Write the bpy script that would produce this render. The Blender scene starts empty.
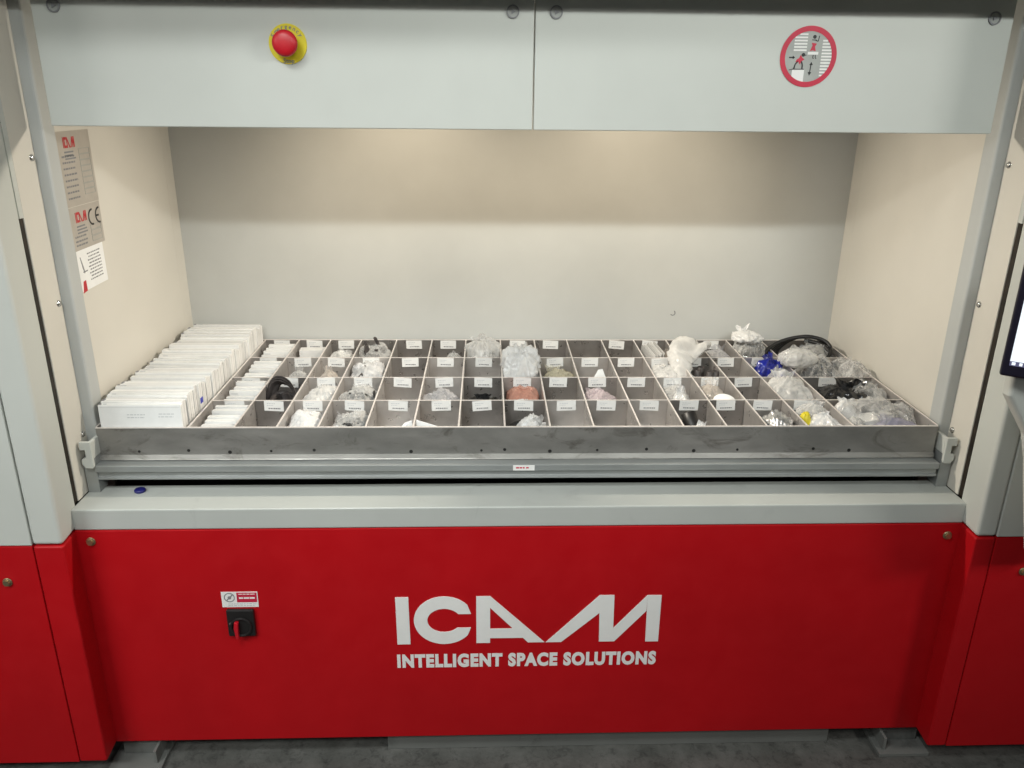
import bpy, bmesh, math, random
from mathutils import Vector, Matrix, noise
random.seed(7)
SC = bpy.context.scene
COL = SC.collection
ROOM_W = 1.0

# ------------------------------------------------------------------ helpers
class MB:
    """collects shapes, links them as ONE mesh object"""
    def __init__(s): s.v = []; s.f = []; s.m = []; s.sm = []
    def add(s, verts, faces, mi=0, smooth=False):
        o = len(s.v); s.v += [tuple(p) for p in verts]
        for f in faces: s.f.append([i + o for i in f]); s.m.append(mi); s.sm.append(smooth)
        return s
    def box(s, x0, x1, y0, y1, z0, z1, mi=0, M=None):
        v = [Vector(p) for p in ((x0,y0,z0),(x1,y0,z0),(x1,y1,z0),(x0,y1,z0),(x0,y0,z1),(x1,y0,z1),(x1,y1,z1),(x0,y1,z1))]
        if M is not None: v = [M @ p for p in v]
        return s.add(v, [(0,3,2,1),(4,5,6,7),(0,1,5,4),(1,2,6,5),(2,3,7,6),(3,0,4,7)], mi)
    def prism(s, pts, t, fr, mi=0, off=0.0):
        """polygon pts (2D, counter-clockwise seen from the front) extruded t along the frame normal"""
        o, ex, ey = [Vector(a) for a in fr]; n = ex.cross(ey)
        k = len(pts)
        v = [o + ex*p[0] + ey*p[1] + n*off for p in pts] + [o + ex*p[0] + ey*p[1] + n*(off+t) for p in pts]
        area = sum(pts[i][0]*pts[(i+1)%k][1]-pts[(i+1)%k][0]*pts[i][1] for i in range(k))
        f = [tuple(range(k, 2*k)), tuple(range(k-1, -1, -1))] + [(i, (i+1)%k, (i+1)%k+k, i+k) for i in range(k)]
        if area < 0: f = [tuple(reversed(q)) for q in f]
        return s.add(v, f, mi)
    def rect(s, x0, x1, y0, y1, t, fr, mi=0, off=0.0):
        return s.prism([(x0,y0),(x1,y0),(x1,y1),(x0,y1)], t, fr, mi, off)
    def disc(s, cx, cy, r, t, fr, mi=0, off=0.0, n=48, r2=None):
        return s.prism([(cx + r*math.cos(2*math.pi*i/n), cy + (r2 or r)*math.sin(2*math.pi*i/n)) for i in range(n)], t, fr, mi, off)
    def ring(s, cx, cy, ro, ri, t, fr, mi=0, off=0.0, n=64, a0=0, a1=2*math.pi, sy=1.0):
        o, ex, ey = [Vector(a) for a in fr]; nn = ex.cross(ey)
        full = abs(a1-a0) > 6.28
        m = n if full else n+1
        v = []
        for i in range(m):
            a = a0 + (a1-a0)*i/n; c, d = math.cos(a), math.sin(a)*sy
            for r in (ro, ri):
                for h in (off, off+t): v.append(o + ex*(cx+r*c) + ey*(cy+r*d) + nn*h)
        f = []
        for i in range(n):
            a, b = 4*i, 4*((i+1) % m)
            f += [(a+1,b+1,b+3,a+3),(a,a+2,b+2,b),(a,b,b+1,a+1),(a+2,a+3,b+3,b+2)]
        if not full:
            f += [(0,1,3,2),(4*n,4*n+2,4*n+3,4*n+1)]
        return s.add(v, f, mi)
    def lathe(s, prof, fr, mi=0, n=40, smooth=True):
        """profile of (radius, height along the normal)"""
        o, ex, ey = [Vector(a) for a in fr]; nn = ex.cross(ey); v = []; f = []
        for r, h in prof:
            for i in range(n):
                a = 2*math.pi*i/n; v.append(o + ex*r*math.cos(a) + ey*r*math.sin(a) + nn*h)
        for k in range(len(prof)-1):
            for i in range(n):
                j = (i+1) % n; f.append((k*n+i, k*n+j, (k+1)*n+j, (k+1)*n+i))
        f.append(tuple(range((len(prof)-1)*n, len(prof)*n))); f.append(tuple(range(n-1,-1,-1)))
        return s.add(v, f, mi, smooth)
    def tube(s, pts, r, mi=0, n=8, flat=None):
        pts = [Vector(p) for p in pts]; v = []; f = []; up = Vector((0,0,1)); k = len(pts)
        prev = None
        for i, p in enumerate(pts):
            t = (pts[min(i+1,k-1)] - pts[max(i-1,0)]).normalized()
            a = (prev - t*prev.dot(t)) if prev is not None else t.cross(up)
            if a.length < 1e-4: a = t.cross(Vector((1,0,0)))
            a.normalize(); prev = a; b = t.cross(a)
            ra, rb = (r, r) if flat is None else flat
            for j in range(n):
                c = 2*math.pi*j/n; v.append(p + a*ra*math.cos(c) + b*rb*math.sin(c))
        for i in range(k-1):
            for j in range(n):
                q = (j+1) % n; f.append((i*n+j, i*n+q, (i+1)*n+q, (i+1)*n+j))
        f.append(tuple(range(n-1,-1,-1))); f.append(tuple(range((k-1)*n, k*n)))
        return s.add(v, f, mi, True)
    def build(s, name, mats, parent=None, bevel=0.0, seg=2):
        me = bpy.data.meshes.new(name); me.from_pydata(s.v, [], s.f)
        for m in (mats if isinstance(mats, (list, tuple)) else [mats]): me.materials.append(m)
        me.polygons.foreach_set('material_index', s.m); me.polygons.foreach_set('use_smooth', s.sm)
        me.update()
        o = bpy.data.objects.new(name, me); COL.objects.link(o)
        if parent: o.parent = parent
        if bevel:
            b = o.modifiers.new('bevel', 'BEVEL'); b.width = bevel; b.segments = seg; b.limit_method = 'ANGLE'; b.angle_limit = 0.6
            b.harden_normals = False
        return o

def spline(pts, n=10):
    pts = [Vector(p) for p in pts]; out = []
    for i in range(len(pts)-1):
        p0, p1, p2, p3 = pts[max(i-1,0)], pts[i], pts[i+1], pts[min(i+2,len(pts)-1)]
        for k in range(n):
            t = k/n
            out.append(0.5*((2*p1)+(-p0+p2)*t+(2*p0-5*p1+4*p2-p3)*t*t+(-p0+3*p1-3*p2+p3)*t**3))
    out.append(pts[-1]); return out

def empty(name, loc=(0,0,0), rz=0.0):
    o = bpy.data.objects.new(name, None); COL.objects.link(o); o.location = loc; o.rotation_euler.z = rz; o.empty_display_size = .05
    return o
def tag(o, label=None, cat=None, group=None, kind=None):
    if label: o['label'] = label
    if cat: o['category'] = cat
    if group: o['group'] = group
    if kind: o['kind'] = kind
    return o

def text_into(mb, body, size, fr, mi=0, sx=1.0, t=.0008, off=0.0, align='LEFT', bold=0.0, fit=None, space=1.0):
    """lettering as real geometry; fr = (origin, right, up). fit = (width, height) of the whole line"""
    cu = bpy.data.curves.new('lettering', 'FONT'); cu.body = body; cu.size = size; cu.align_x = align
    cu.offset = bold; cu.space_character = space; cu.resolution_u = 4
    ob = bpy.data.objects.new('lettering', cu); COL.objects.link(ob)
    dg = bpy.context.evaluated_depsgraph_get(); dg.update()
    me = bpy.data.meshes.new_from_object(ob.evaluated_get(dg))
    o, ex, ey = [Vector(a) for a in fr]; n = ex.cross(ey)
    X = [v.co.x for v in me.vertices]; Y = [v.co.y for v in me.vertices]
    if X:
        if fit:
            ax = fit[0]/(max(X)-min(X)); ay = fit[1]/(max(Y)-min(Y)); bx, by = min(X), min(Y)
            P = [((v.co.x-bx)*ax, (v.co.y-by)*ay) for v in me.vertices]
        else: P = [(v.co.x*sx, v.co.y) for v in me.vertices]
        v0 = [o + ex*p[0] + ey*p[1] + n*(off+t) for p in P]
        mb.add(v0, [tuple(p.vertices) for p in me.polygons], mi)
    bpy.data.objects.remove(ob); bpy.data.curves.remove(cu); bpy.data.meshes.remove(me)

# ------------------------------------------------------------------ materials
def new_mat(name):
    m = bpy.data.materials.new(name); m.use_nodes = True
    nt = m.node_tree; return m, nt, nt.nodes['Principled BSDF'], nt.nodes.new, nt.links.new
def coords(N, L, scale=(1,1,1)):
    tc = N('ShaderNodeTexCoord'); mp = N('ShaderNodeMapping'); mp.inputs['Scale'].default_value = scale
    L(tc.outputs['Object'], mp.inputs['Vector']); return mp.outputs['Vector']
def nz(N, L, vec, scale, detail=3, rough=.55, dist=0):
    t = N('ShaderNodeTexNoise'); t.inputs['Scale'].default_value = scale; t.inputs['Detail'].default_value = detail
    t.inputs['Roughness'].default_value = rough; t.inputs['Distortion'].default_value = dist; L(vec, t.inputs['Vector']); return t.outputs['Fac']
def ramp(N, L, fac, a, b, p0=.3, p1=.7):
    r = N('ShaderNodeValToRGB'); r.color_ramp.elements[0].position = p0; r.color_ramp.elements[1].position = p1
    r.color_ramp.elements[0].color = (*a, 1); r.color_ramp.elements[1].color = (*b, 1); L(fac, r.inputs['Fac']); return r.outputs['Color']
def bump(N, L, fac, p, strength=.1, dist=.002):
    b = N('ShaderNodeBump'); b.inputs['Strength'].default_value = strength; b.inputs['Distance'].default_value = dist
    L(fac, b.inputs['Height']); L(b.outputs['Normal'], p.inputs['Normal'])

def coat_mat(name, col, rough=.5, var=.06, spec=.4, grime=0.0):
    m, nt, p, N, L = new_mat(name); v = coords(N, L)
    a = tuple(c*(1-var) for c in col); b = tuple(min(1, c*(1+var)) for c in col)
    c = ramp(N, L, nz(N, L, v, 3.5, 5, .6), a, b)
    if grime:
        mx = N('ShaderNodeMix'); mx.data_type = 'RGBA'; mx.blend_type = 'MULTIPLY'
        g = ramp(N, L, nz(N, L, coords(N, L, (1, 1, .35)), 9, 6, .7, .6), (1-grime,)*3, (1, 1, 1), .28, .42)
        mx.inputs['Factor'].default_value = 1; L(c, mx.inputs['A']); L(g, mx.inputs['B']); c = mx.outputs['Result']
    L(c, p.inputs['Base Color'])
    rr = ramp(N, L, nz(N, L, v, 14, 3), (rough-.06,)*3, (rough+.08,)*3); L(rr, p.inputs['Roughness'])
    p.inputs['Specular IOR Level'].default_value = spec
    b1 = N('ShaderNodeBump'); b1.inputs['Strength'].default_value = .35; b1.inputs['Distance'].default_value = .006; L(nz(N, L, v, 2.6, 2), b1.inputs['Height'])
    b2 = N('ShaderNodeBump'); b2.inputs['Strength'].default_value = .14; b2.inputs['Distance'].default_value = .0006; L(nz(N, L, v, 420, 2), b2.inputs['Height']); L(b1.outputs['Normal'], b2.inputs['Normal'])
    L(b2.outputs['Normal'], p.inputs['Normal']); return m

def steel_mat(name, a, b, rough=.42, metal=.55, stain=.5, scale=(1,1,1)):
    m, nt, p, N, L = new_mat(name); v = coords(N, L, scale)
    c = ramp(N, L, nz(N, L, v, 7, 6, .65), a, b, .3, .7)
    mx = N('ShaderNodeMix'); mx.data_type = 'RGBA'; mx.blend_type = 'MULTIPLY'; mx.inputs['Factor'].default_value = 1
    s = ramp(N, L, nz(N, L, v, 16, 6, .7, 1.0), (1-stain, 1-stain*1.05, 1-stain*1.1), (1, 1, 1), .30, .47)
    L(c, mx.inputs['A']); L(s, mx.inputs['B']); L(mx.outputs['Result'], p.inputs['Base Color'])
    p.inputs['Metallic'].default_value = metal
    L(ramp(N, L, nz(N, L, v, 30, 4), (rough-.1,)*3, (rough+.15,)*3), p.inputs['Roughness'])
    bump(N, L, nz(N, L, v, 60, 4), p, .08, .001); return m

def plain(name, col, rough=.5, metal=0.0, spec=.5, var=.08, scale=30):
    m, nt, p, N, L = new_mat(name); v = coords(N, L)
    L(ramp(N, L, nz(N, L, v, scale, 4), tuple(c*(1-var) for c in col), tuple(min(1, c*(1+var)) for c in col)), p.inputs['Base Color'])
    p.inputs['Roughness'].default_value = rough; p.inputs['Metallic'].default_value = metal; p.inputs['Specular IOR Level'].default_value = spec
    return m

def film(name, col, a0, a1, rough=.22, tint2=None):
    """thin crumpled plastic film: partly see-through, glossy on its creases"""
    m, nt, p, N, L = new_mat(name); v = coords(N, L)
    L(ramp(N, L, nz(N, L, v, 22, 4), tuple(c*.86 for c in (tint2 or col)), col), p.inputs['Base Color'])
    p.inputs['Roughness'].default_value = rough; p.inputs['Specular IOR Level'].default_value = .8
    # a film shows least where it faces you and most where it turns edge-on or creases
    lw = N('ShaderNodeLayerWeight'); lw.inputs['Blend'].default_value = .45
    mr = N('ShaderNodeMapRange'); L(lw.outputs['Facing'], mr.inputs['Value'])
    mr.inputs['From Min'].default_value = .05; mr.inputs['From Max'].default_value = .85; mr.inputs['To Min'].default_value = a0; mr.inputs['To Max'].default_value = min(1, a1*1.1)
    cr = nz(N, L, v, 16, 4, .6, 1.5); ad = N('ShaderNodeMath'); ad.operation = 'MULTIPLY_ADD'; L(cr, ad.inputs[0]); ad.inputs[1].default_value = .35*(a1-a0); L(mr.outputs['Result'], ad.inputs[2]); ad.use_clamp = True
    L(ad.outputs[0], p.inputs['Alpha'])
    h = nz(N, L, coords(N, L, (1, .35, .6)), 45, 4, .6, 1.0); bump(N, L, h, p, .4, .005)
    return m

M = {}
M['grey'] = coat_mat('light grey powder coat', (.555, .57, .535), .5, .03, .35)
M['greywall'] = coat_mat('light grey inner sheet', (.555, .56, .54), .45, .04, .3)
M['cream'] = coat_mat('warm tinted inner side sheet', (.66, .63, .565), .45, .04, .3)  # warm light on the side faces is mixed into this base colour
M['shelf'] = coat_mat('grey shelf coat', (.47, .485, .46), .38, .05, .45, .12)
M['trim'] = coat_mat('cool grey post coat', (.47, .485, .475), .5, .05, .4)
M['greydark'] = coat_mat('grimy grey base coat', (.17, .175, .165), .6, .12, .3, .4)
M['red'] = coat_mat('red powder coat', (.45, .0035, .0075), .5, .07, .28)
M['dark'] = plain('black gap', (.012, .011, .010), .8)
M['slot'] = plain('dark slot fill', (.016, .011, .006), .55, 0, .4, .7, 30)  # near black, standing in for the shade within the slot
M['steel'] = steel_mat('stainless tray steel', (.50, .472, .45), (.67, .635, .61), .34, .70, .07)
M['steelshaded'] = steel_mat('shaded stainless sheet', (.25, .235, .222), (.36, .335, .32), .32, .7, .07)  # shaded copy of the tray steel, dimness put into the colour
M['steelmid'] = steel_mat('mid stainless sheet', (.36, .335, .318), (.48, .45, .428), .33, .7, .07)
M['front'] = steel_mat('grimy tray front', (.22, .215, .20), (.36, .345, .325), .40, .5, .55, (.45, 1, 1))
M['edge'] = plain('bright sheet edge', (.82, .76, .72), .3, .3, .5)
M['galv'] = steel_mat('galvanised carrier', (.30, .315, .31), (.42, .435, .43), .46, .45, .10, (.3, 1, 1))
M['white'] = plain('white card', (.82, .81, .79), .6, 0, .3, .03)
M['card2'] = plain('off white card', (.73, .72, .705), .65, 0, .3, .05)
M['card3'] = plain('cream card', (.56, .55, .535), .65, 0, .3, .05)
M['paper'] = plain('white paper', (.85, .85, .84), .6, 0, .3, .03)
M['print'] = plain('grey print', (.22, .22, .23), .7)
M['lightprint'] = plain('pale print', (.52, .53, .54), .7)
M['black'] = plain('black rubber', (.014, .013, .013), .42, 0, .5)
M['webbing'] = plain('dark brown webbing', (.05, .042, .04), .55, 0, .5, .3, 80)
M['blackfilm'] = plain('black glossy film', (.015, .015, .016), .16, 0, .7, .3, 40)
M['chrome'] = plain('bright metal', (.62, .61, .58), .22, .9, .5)
M['brass'] = plain('yellow zinc', (.42, .34, .2), .35, .8, .5)
M['yellow'] = plain('yellow plastic', (.72, .60, .02), .4)
M['redplastic'] = plain('red plastic', (.50, .008, .018), .4, 0, .5)
M['signred'] = plain('sign red', (.52, .015, .05), .5)
M['signgrey'] = plain('sign grey', (.36, .37, .35), .5)
M['decal'] = plain('white vinyl lettering', (.80, .79, .77), .5, 0, .4, .02)
M['plate'] = plain('silver rating plate', (.47, .43, .38), .35, .2, .5, .06)
M['blue'] = plain('blue plastic', (.01, .02, .42), .35)
M['navy'] = plain('navy plastic', (.012, .013, .13), .4)
M['bezel'] = plain('dark monitor frame', (.012, .010, .022), .35)
M['clear'] = film('clear film', (.86, .85, .83), .12, .55, .14)
M['milky'] = film('milky film', (.86, .845, .82), .32, .82, .18)
M['whitebag'] = film('white plastic', (.85, .84, .83), .65, .98, .25)
M['silverbag'] = film('silvery film', (.86, .85, .85), .45, .92, .13, (.62, .62, .63))
M['greybag'] = film('grey film', (.60, .59, .60), .25, .7)
M['pinkbag'] = film('pinkish film', (.74, .62, .64), .3, .65)
M['salmon'] = film('salmon film', (.72, .36, .27), .45, .85)
M['purplebag'] = film('violet grey film', (.46, .44, .56), .6, .95)
M['tanbag'] = film('tan film', (.68, .61, .54), .3, .7)
M['yellowbag'] = film('yellowish film', (.76, .70, .52), .25, .6)
M['bluebag'] = film('blue film', (.008, .022, .40), .9, 1.0, .2, (.005, .01, .16))
M['foil'] = plain('crumpled foil', (.55, .55, .55), .3, .7, .5, .3, 60)

def floor_material():
    m, nt, p, N, L = new_mat('worn concrete'); v = coords(N, L)
    c = ramp(N, L, nz(N, L, v, 6, 8, .7), (.055, .056, .05), (.15, .15, .14), .3, .7)
    mx = N('ShaderNodeMix'); mx.data_type = 'RGBA'; mx.blend_type = 'MULTIPLY'; mx.inputs['Factor'].default_value = 1
    s = ramp(N, L, nz(N, L, v, 34, 6, .75, .5), (.35,)*3, (1,)*3, .28, .5)
    L(c, mx.inputs['A']); L(s, mx.inputs['B']); L(mx.outputs['Result'], p.inputs['Base Color']); p.inputs['Roughness'].default_value = .75
    bump(N, L, nz(N, L, v, 90, 6), p, .4, .003); return m
M['floor'] = floor_material()
m, nt, p, N, L = new_mat('lit monitor screen')
p.inputs['Base Color'].default_value = (.02, .02, .02, 1); p.inputs['Emission Color'].default_value = (.86, .93, 1, 1); p.inputs['Emission Strength'].default_value = 1.15
M['screen'] = m
m, nt, p, N, L = new_mat('taskbar'); p.inputs['Base Color'].default_value = (.02, .02, .05, 1)
p.inputs['Emission Color'].default_value = (.10, .10, .17, 1); p.inputs['Emission Strength'].default_value = 1; M['taskbar'] = m

# ------------------------------------------------------------------ floor
mb = MB(); mb.add([(-6,-7,-.02),(6,-7,-.02),(6,3,-.02),(-6,3,-.02)], [(0,1,2,3)])
tag(mb.build('floor', M['floor']), 'dirty grey concrete floor under the storage machine', 'floor', kind='structure')

# ------------------------------------------------------------------ the machine
MACH = empty('storage_machine')
tag(MACH, 'grey and red vertical storage machine with a wide lit access opening', 'storage machine')
ZS, ZB, ZR = .806, .747, .055         # shelf top, red top, red bottom
JX, IX, PX, PY = 1.173, 1.150, 1.166, -.073
YB = .950                              # back wall
FRONT = lambda x, y, z: ((x, y, z), (1,0,0), (0,0,1))   # frame facing the viewer

lp = MB().box(-JX, JX+.004, 0, .03, ZR, ZB-.0015).build('lower_panel', M['red'], MACH, .002)
lp['label'] = 'wide red front panel with white logo and slogan'
# logo lettering
fr = FRONT(0, 0, 0)
lg = MB()
lg.prism([(-.3549,.533),(-.3541,.3795),(-.3180,.3795),(-.3195,.533)], .0015, fr)
cx, cz, ro, roz = -.2235, .4565, .083, .0775
pts = []; a0 = math.radians(32); a1 = math.radians(328)
for i in range(41):
    a = a0+(a1-a0)*i/40; pts.append((cx+ro*math.cos(a)*1.0, cz+roz*math.sin(a)))
inn = []
for i in range(41):
    a = math.radians(32.3)+(math.radians(320.3)-math.radians(32.3))*i/40; inn.append((cx+.046*math.cos(a)*1.0, cz+.038*math.sin(a)))
# the letter C as quads
o_, i_ = pts, inn
pts[0] = (-.1497, .4768); pts[-1] = (-.1500, .4322)
inn[0] = (-.1846, .4768); inn[-1] = (-.1881, .4322)
for k in range(40):
    lg.prism([o_[k], o_[k+1], i_[k+1], i_[k]], .0015, fr)
lg.prism([(-.1352,.5335),(-.1352,.3807),(-.0972,.3807),(-.0972,.5335)], .0015, fr)
lg.prism([(-.0972,.5335),(-.0972,.4963),(.0085,.3805),(.0545,.3805)], .0015, fr)
lg.prism([(-.0972,.4275),(-.0972,.3962),(-.0055,.3962),(-.0345,.4275)], .00152, fr)
lg.prism([(.0580,.3803),(.1010,.3803),(.2061,.4767),(.2026,.5325)], .0015, fr)
lg.prism([(.2026,.5325),(.2071,.3803),(.2461,.3803),(.2430,.5325)], .00154, fr)
lg.prism([(.2461,.3803),(.2500,.3803),(.3343,.4800),(.3344,.5310),(.2452,.4246)], .0015, fr)
lg.prism([(.3344,.5310),(.3376,.3785),(.3738,.3785),(.3733,.5305)], .00154, fr)
lg.build('logo', M['decal'], lp)
sl = MB(); text_into(sl, 'INTELLIGENT SPACE SOLUTIONS', .05, FRONT(-.357, 0, .2995), fit=(.729, .0465), t=.0012, bold=.0030, space=1.16)
sl.build('slogan', M['decal'], lp)
def bolt(x, y, z, parent, mat, r=.012):
    f = FRONT(x, y, z)
    b = MB().lathe([(r,0),(r,.002),(r*.9,.003)], f); b.disc(0, 0, r*.68, .006, f, 0, .003, n=6)
    return b.build('bolt', mat, parent)
bolt(-1.135, 0, .714, lp, M['brass']); bolt(1.137, 0, .710, lp, M['brass'])
# warning label and lock switch
f = FRONT(-.8195, 0, .508)
w = MB().rect(0, .097, 0, .048, .0012, f, 0)
w.ring(.0215, .0305, .0145, .012, .0004, f, 1, .0012, 32); w.prism([(.011,.021),(.0135,.019),(.0325,.039),(.030,.041)], .0005, f, 1, .0012)
w.disc(.0215, .030, .005, .0005, f, 1, .00125, 12)
w.rect(.041, .0945, .0155, .0455, .0005, f, 2, .0012)
for x0, x1, z0 in ((.046,.056,.040),(.058,.066,.040),(.068,.076,.040),(.078,.090,.040)): w.rect(x0, x1, z0, z0+.0022, .0004, f, 0, .0017)
for x0, x1 in ((.047,.058),(.060,.074),(.0755,.089)): w.rect(x0, x1, .0265, .0315, .0004, f, 0, .0017)
for k in range(2):
    x = .016
    while x < .083:
        d = random.uniform(.004, .01); w.rect(x, x+d, .004+.0055*k, .0062+.0055*k, .0004, f, 3, .0012); x += d+.0022
wl = w.build('warning_label', [M['decal'], M['print'], M['signred'], M['lightprint']], MACH)
f = FRONT(-.772, 0, .455)
k = MB().rect(-.037, .036, -.034, .049, .012, f)
k.ring(0, -.002, .03, .023, .006, f, 0, .012, 40); sw = k.build('lock_switch', M['black'], MACH, .003)
h = MB().prism([(-.0145,.019),(-.0175,.0),(-.015,-.034),(-.0065,-.034),(-.0055,.0),(-.004,.016)], .012, f, 0, .013); h.build('switch_handle', M['redplastic'], sw, .002)
MB().disc(-.028, .008, .003, .002, f, 0, .012, 12).build('pin', M['chrome'], sw)

sh = MB().prism([(0,ZB),(.138,ZB),(.138,ZS),(0,ZS)], 2*JX, ((-JX,0,0),(0,1,0),(0,0,1)))
sh = sh.build('shelf', M['shelf'], MACH, .004, 3)
MB().box(-1.19, 1.19, .1385, YB+.02, .50, .52).build('shaft_shade_floor', M['dark'], MACH)  # coloured black to stand for the unlit shaft under the tray
MB().box(-1.14, 1.14, .20, .22, .521, .8395).build('shaft_dark_sheet', M['dark'], MACH)  # black sheet behind the gap, its colour stands for shade

# pillars: grey above, red below; inner strip and outer sheet with a fine gap
for s in (-1, 1):
    def X(a, b): return (min(s*a, s*b), max(s*a, s*b))
    sx = 1.242 if s < 0 else 1.222
    for nm, mat, z0, z1 in (('pillar_panel', M['grey'], ZB, 2.09), ('red_pillar_panel', M['red'], ZR, ZB-.003)):
        a, b = X(PX, sx-.001)
        # return wraps back to the slot with a hair of flare
        pr = [(s*PX, PY), (s*(sx-.0006), PY), (s*(sx-.0006), .033), (s*JX, .033)]
        pm = MB(); pm.prism(pr, z1-z0, ((0,0,z0),(1,0,0),(0,1,0)))
        pm.build(nm, mat, MACH, .010 if z0 > .5 else .006, 4)
        a, b = X(sx+.0006, 1.9)
        pm = MB().box(a, b, PY, .033, z0, z1); po = pm.build(nm.replace('pillar', 'outer'), mat, MACH, .0012)
        if z0 < .5:
            bolt(s*1.322 if s < 0 else 1.316, PY, .642, po, M['brass'])
    # dark void behind the seam
    a, b = X(sx-.02, sx+.02); MB().box(a, b, -.06, .02, ZR+.01, 2.08).build('seam_backing', M['dark'], MACH)
    # slot: a dark filling stands in for the shade inside the gap
    a, b = X(JX+.0030, 1.23); MB().box(a, b, .0335, .0490, ZS+.001, 1.5398).build('slot_shade_fill', M['slot'], MACH)
    a, b = X(JX+.0006, 1.195); MB().box(a, b, .033, .0495, 1.54, 2.09).build('slot_filler', M['grey'], MACH)
    a, b = X(JX, 1.196); jp = MB().box(a, b, .0495, .150, ZS, 2.09).build('jamb_panel', M['cream'], MACH, .0015)
    for z in (1.668, 1.317, .963):
        fr_ = ((s*JX, .128, z), (0, -s, 0), (0, 0, 1)); fr_ = (fr_[0], (0,-s,0), (0,0,1))
        # normal = ex x ey must point into the opening
        ex = Vector((0,-s,0)); n = ex.cross(Vector((0,0,1)))
        if n.x*s > 0: fr_ = (fr_[0], (0,s,0), (0,0,1))
        MB().lathe([(.0085,0),(.0085,.0015),(.0065,.0045),(.002,.006)], fr_, n=20).build('screw', M['chrome'], jp)
    a, b = X(1.144, 1.182); MB().box(a, b, .146, .205, ZS-.002, 2.092).build('corner_post', M['trim'], MACH, .007, 3)
    a, b = X(1.1385, 1.1700); MB().box(a, b, .098, .1455, ZS, .9055).build('rail_foot', M['galv'], MACH, .0015)
    xb, xm = (1.1535, 1.152) if s < 0 else (1.1665, 1.160)
    sw_ = MB().prism([(s*IX,.205),(s*xm,.885),(s*xm,YB+.01),(s*1.20,YB+.01),(s*1.20,.205)], 1.569, ((0,0,.521),(1,0,0),(0,1,0))).build('side_wall', M['cream'], MACH)
    MB().prism([(s*(xm-.0004),.8855),(s*(xm+.012),.8855),(s*(xm+.012),YB+.002),(s*(xm-.0016),YB+.002)], 1.27, ((0,0,ZS+.001),(1,0,0),(0,1,0))).build('corner_strip', M['cream'], MACH)
    # latch bracket standing off the post
    bc = 1.151
    q = [(-.016,.957),(-.016,.934),(-.003,.934),(-.003,.912),(-.0155,.908),(-.0155,.894),(-.008,.882),(.011,.882),(.014,.887),(.014,.957)]
    lb = MB(); lb.prism([(s*-1*(p[0]) if s > 0 else p[0], p[1]) for p in q], .010, ((s*bc,.095,0),(1,0,0),(0,0,1)))
    a, b = (s*bc+(.004 if s < 0 else -.0135), s*bc+(.0135 if s < 0 else -.004)); lb.box(a, b, .0951, .1455, .9065, .955)
    lb.build('latch_bracket', M['grey'], MACH, .002)

bw = MB().box(-1.205, 1.205, YB+.0005, YB+.02, .521, 2.09).build('back_wall', M['greywall'], MACH)
sc_ = MB().tube(spline([(.565,YB-.0008,1.070),(.572,YB-.0008,1.067),(.579,YB-.0008,1.070),(.581,YB-.0008,1.077),(.577,YB-.0008,1.083)], 5), .0014)
sc_.build('scuff_mark', M['print'], bw)
MB().box(-IX-.02, IX+.02, .15, YB+.02, 2.09, 2.11).build('ceiling_panel', M['greywall'], MACH)
MB().box(-1.9, 1.9, PY, .10, 2.060, 2.9).build('header_panel', M['grey'], MACH, .003)
# two fascia panels
for s, x0, x1, locks in ((-1, -1.1095, .0025, (-1.059, -.046)), (1, .0050, 1.1065, (.052, 1.060))):
    fp = MB().box(x0, x1, .12, .145, 1.740, 2.055).build('fascia_panel', M['grey'], MACH, .0025, 3)
    for lx in locks:
        f = FRONT(lx, .12, 1.994)
        c = MB(); c.ring(0, 0, .0145, .0115, .004, f, 0, 0, 40); c.disc(0, 0, .0116, .0012, f, 1, 0, 32); c.disc(0, 0, .0065, .003, f, 0, .0012, 3)
        c.build('panel_lock', [M['print'], M['signgrey']], fp)
# emergency stop
f = FRONT(-.553, .12, 1.921)
e = MB().lathe([(.0425,0),(.0425,.0025),(.042,.003)], f, n=56, smooth=False)
es = e.build('emergency_stop', M['yellow'], MACH)
t = MB()
wd = 'Emergency'
for i, ch in enumerate(wd):
    a = math.radians(150 - 120*i/(len(wd)-1)); r = .0315
    ex = Vector((math.sin(a), 0, -math.cos(a))); ey = Vector((math.cos(a), 0, math.sin(a)))
    o = Vector((-.553, .12, 1.921)) + ey*r - ex*.004
    text_into(t, ch, .0125, (o, ex, ey), t=.0005, off=.003, bold=.0003)
text_into(t, 'Stop', .0135, (Vector((-.553-.0125, .12, 1.921-.0400)), (1,0,0), (0,0,1)), t=.0005, off=.003, bold=.0003)
t.build('caption', M['print'], es)
MB().lathe([(.020,.003),(.020,.024)], f).build('collar', M['black'], es)
MB().lathe([(.022,.022),(.027,.025),(.0282,.031),(.0274,.036),(.0235,.040),(.015,.0422),(.005,.0428)], f, n=48).build('push_button', M['redplastic'], es)
# prohibition sign
SG = Vector((.6385, .12, 1.9075)); f = (SG, (1,0,0), (0,0,1))
g = MB().disc(0, 0, .0645, .0008, f, 0, 0, 64); sg = g.build('prohibition_sign', M['signgrey'], MACH)
MB().ring(0, 0, .0660, .0545, .0006, f, 0, .0009, 72).build('red_ring', M['signred'], sg)
def chordclip(x0, x1, z, r=.0542):
    if abs(z) >= r: return None
    w_ = math.sqrt(r*r-z*z); a, b = max(x0, -w_), min(x1, w_); return (a, b) if b-a > .002 else None
a = MB()
for i in range(7):
    z = .012+.0068*i; c = chordclip(-.036, -.006, z+.002)
    if c: a.rect(c[0], c[1], z, z+.0036, .0004, f, 0, .0009)
a.build('white_hatching', M['decal'], sg); a = MB()
for i in range(12):
    z = -.042+.0068*i; c = chordclip(.030, .06, z+.002)
    if c: a.rect(c[0], c[1], z, z+.0036, .0004, f, 0, .0009)
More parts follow.
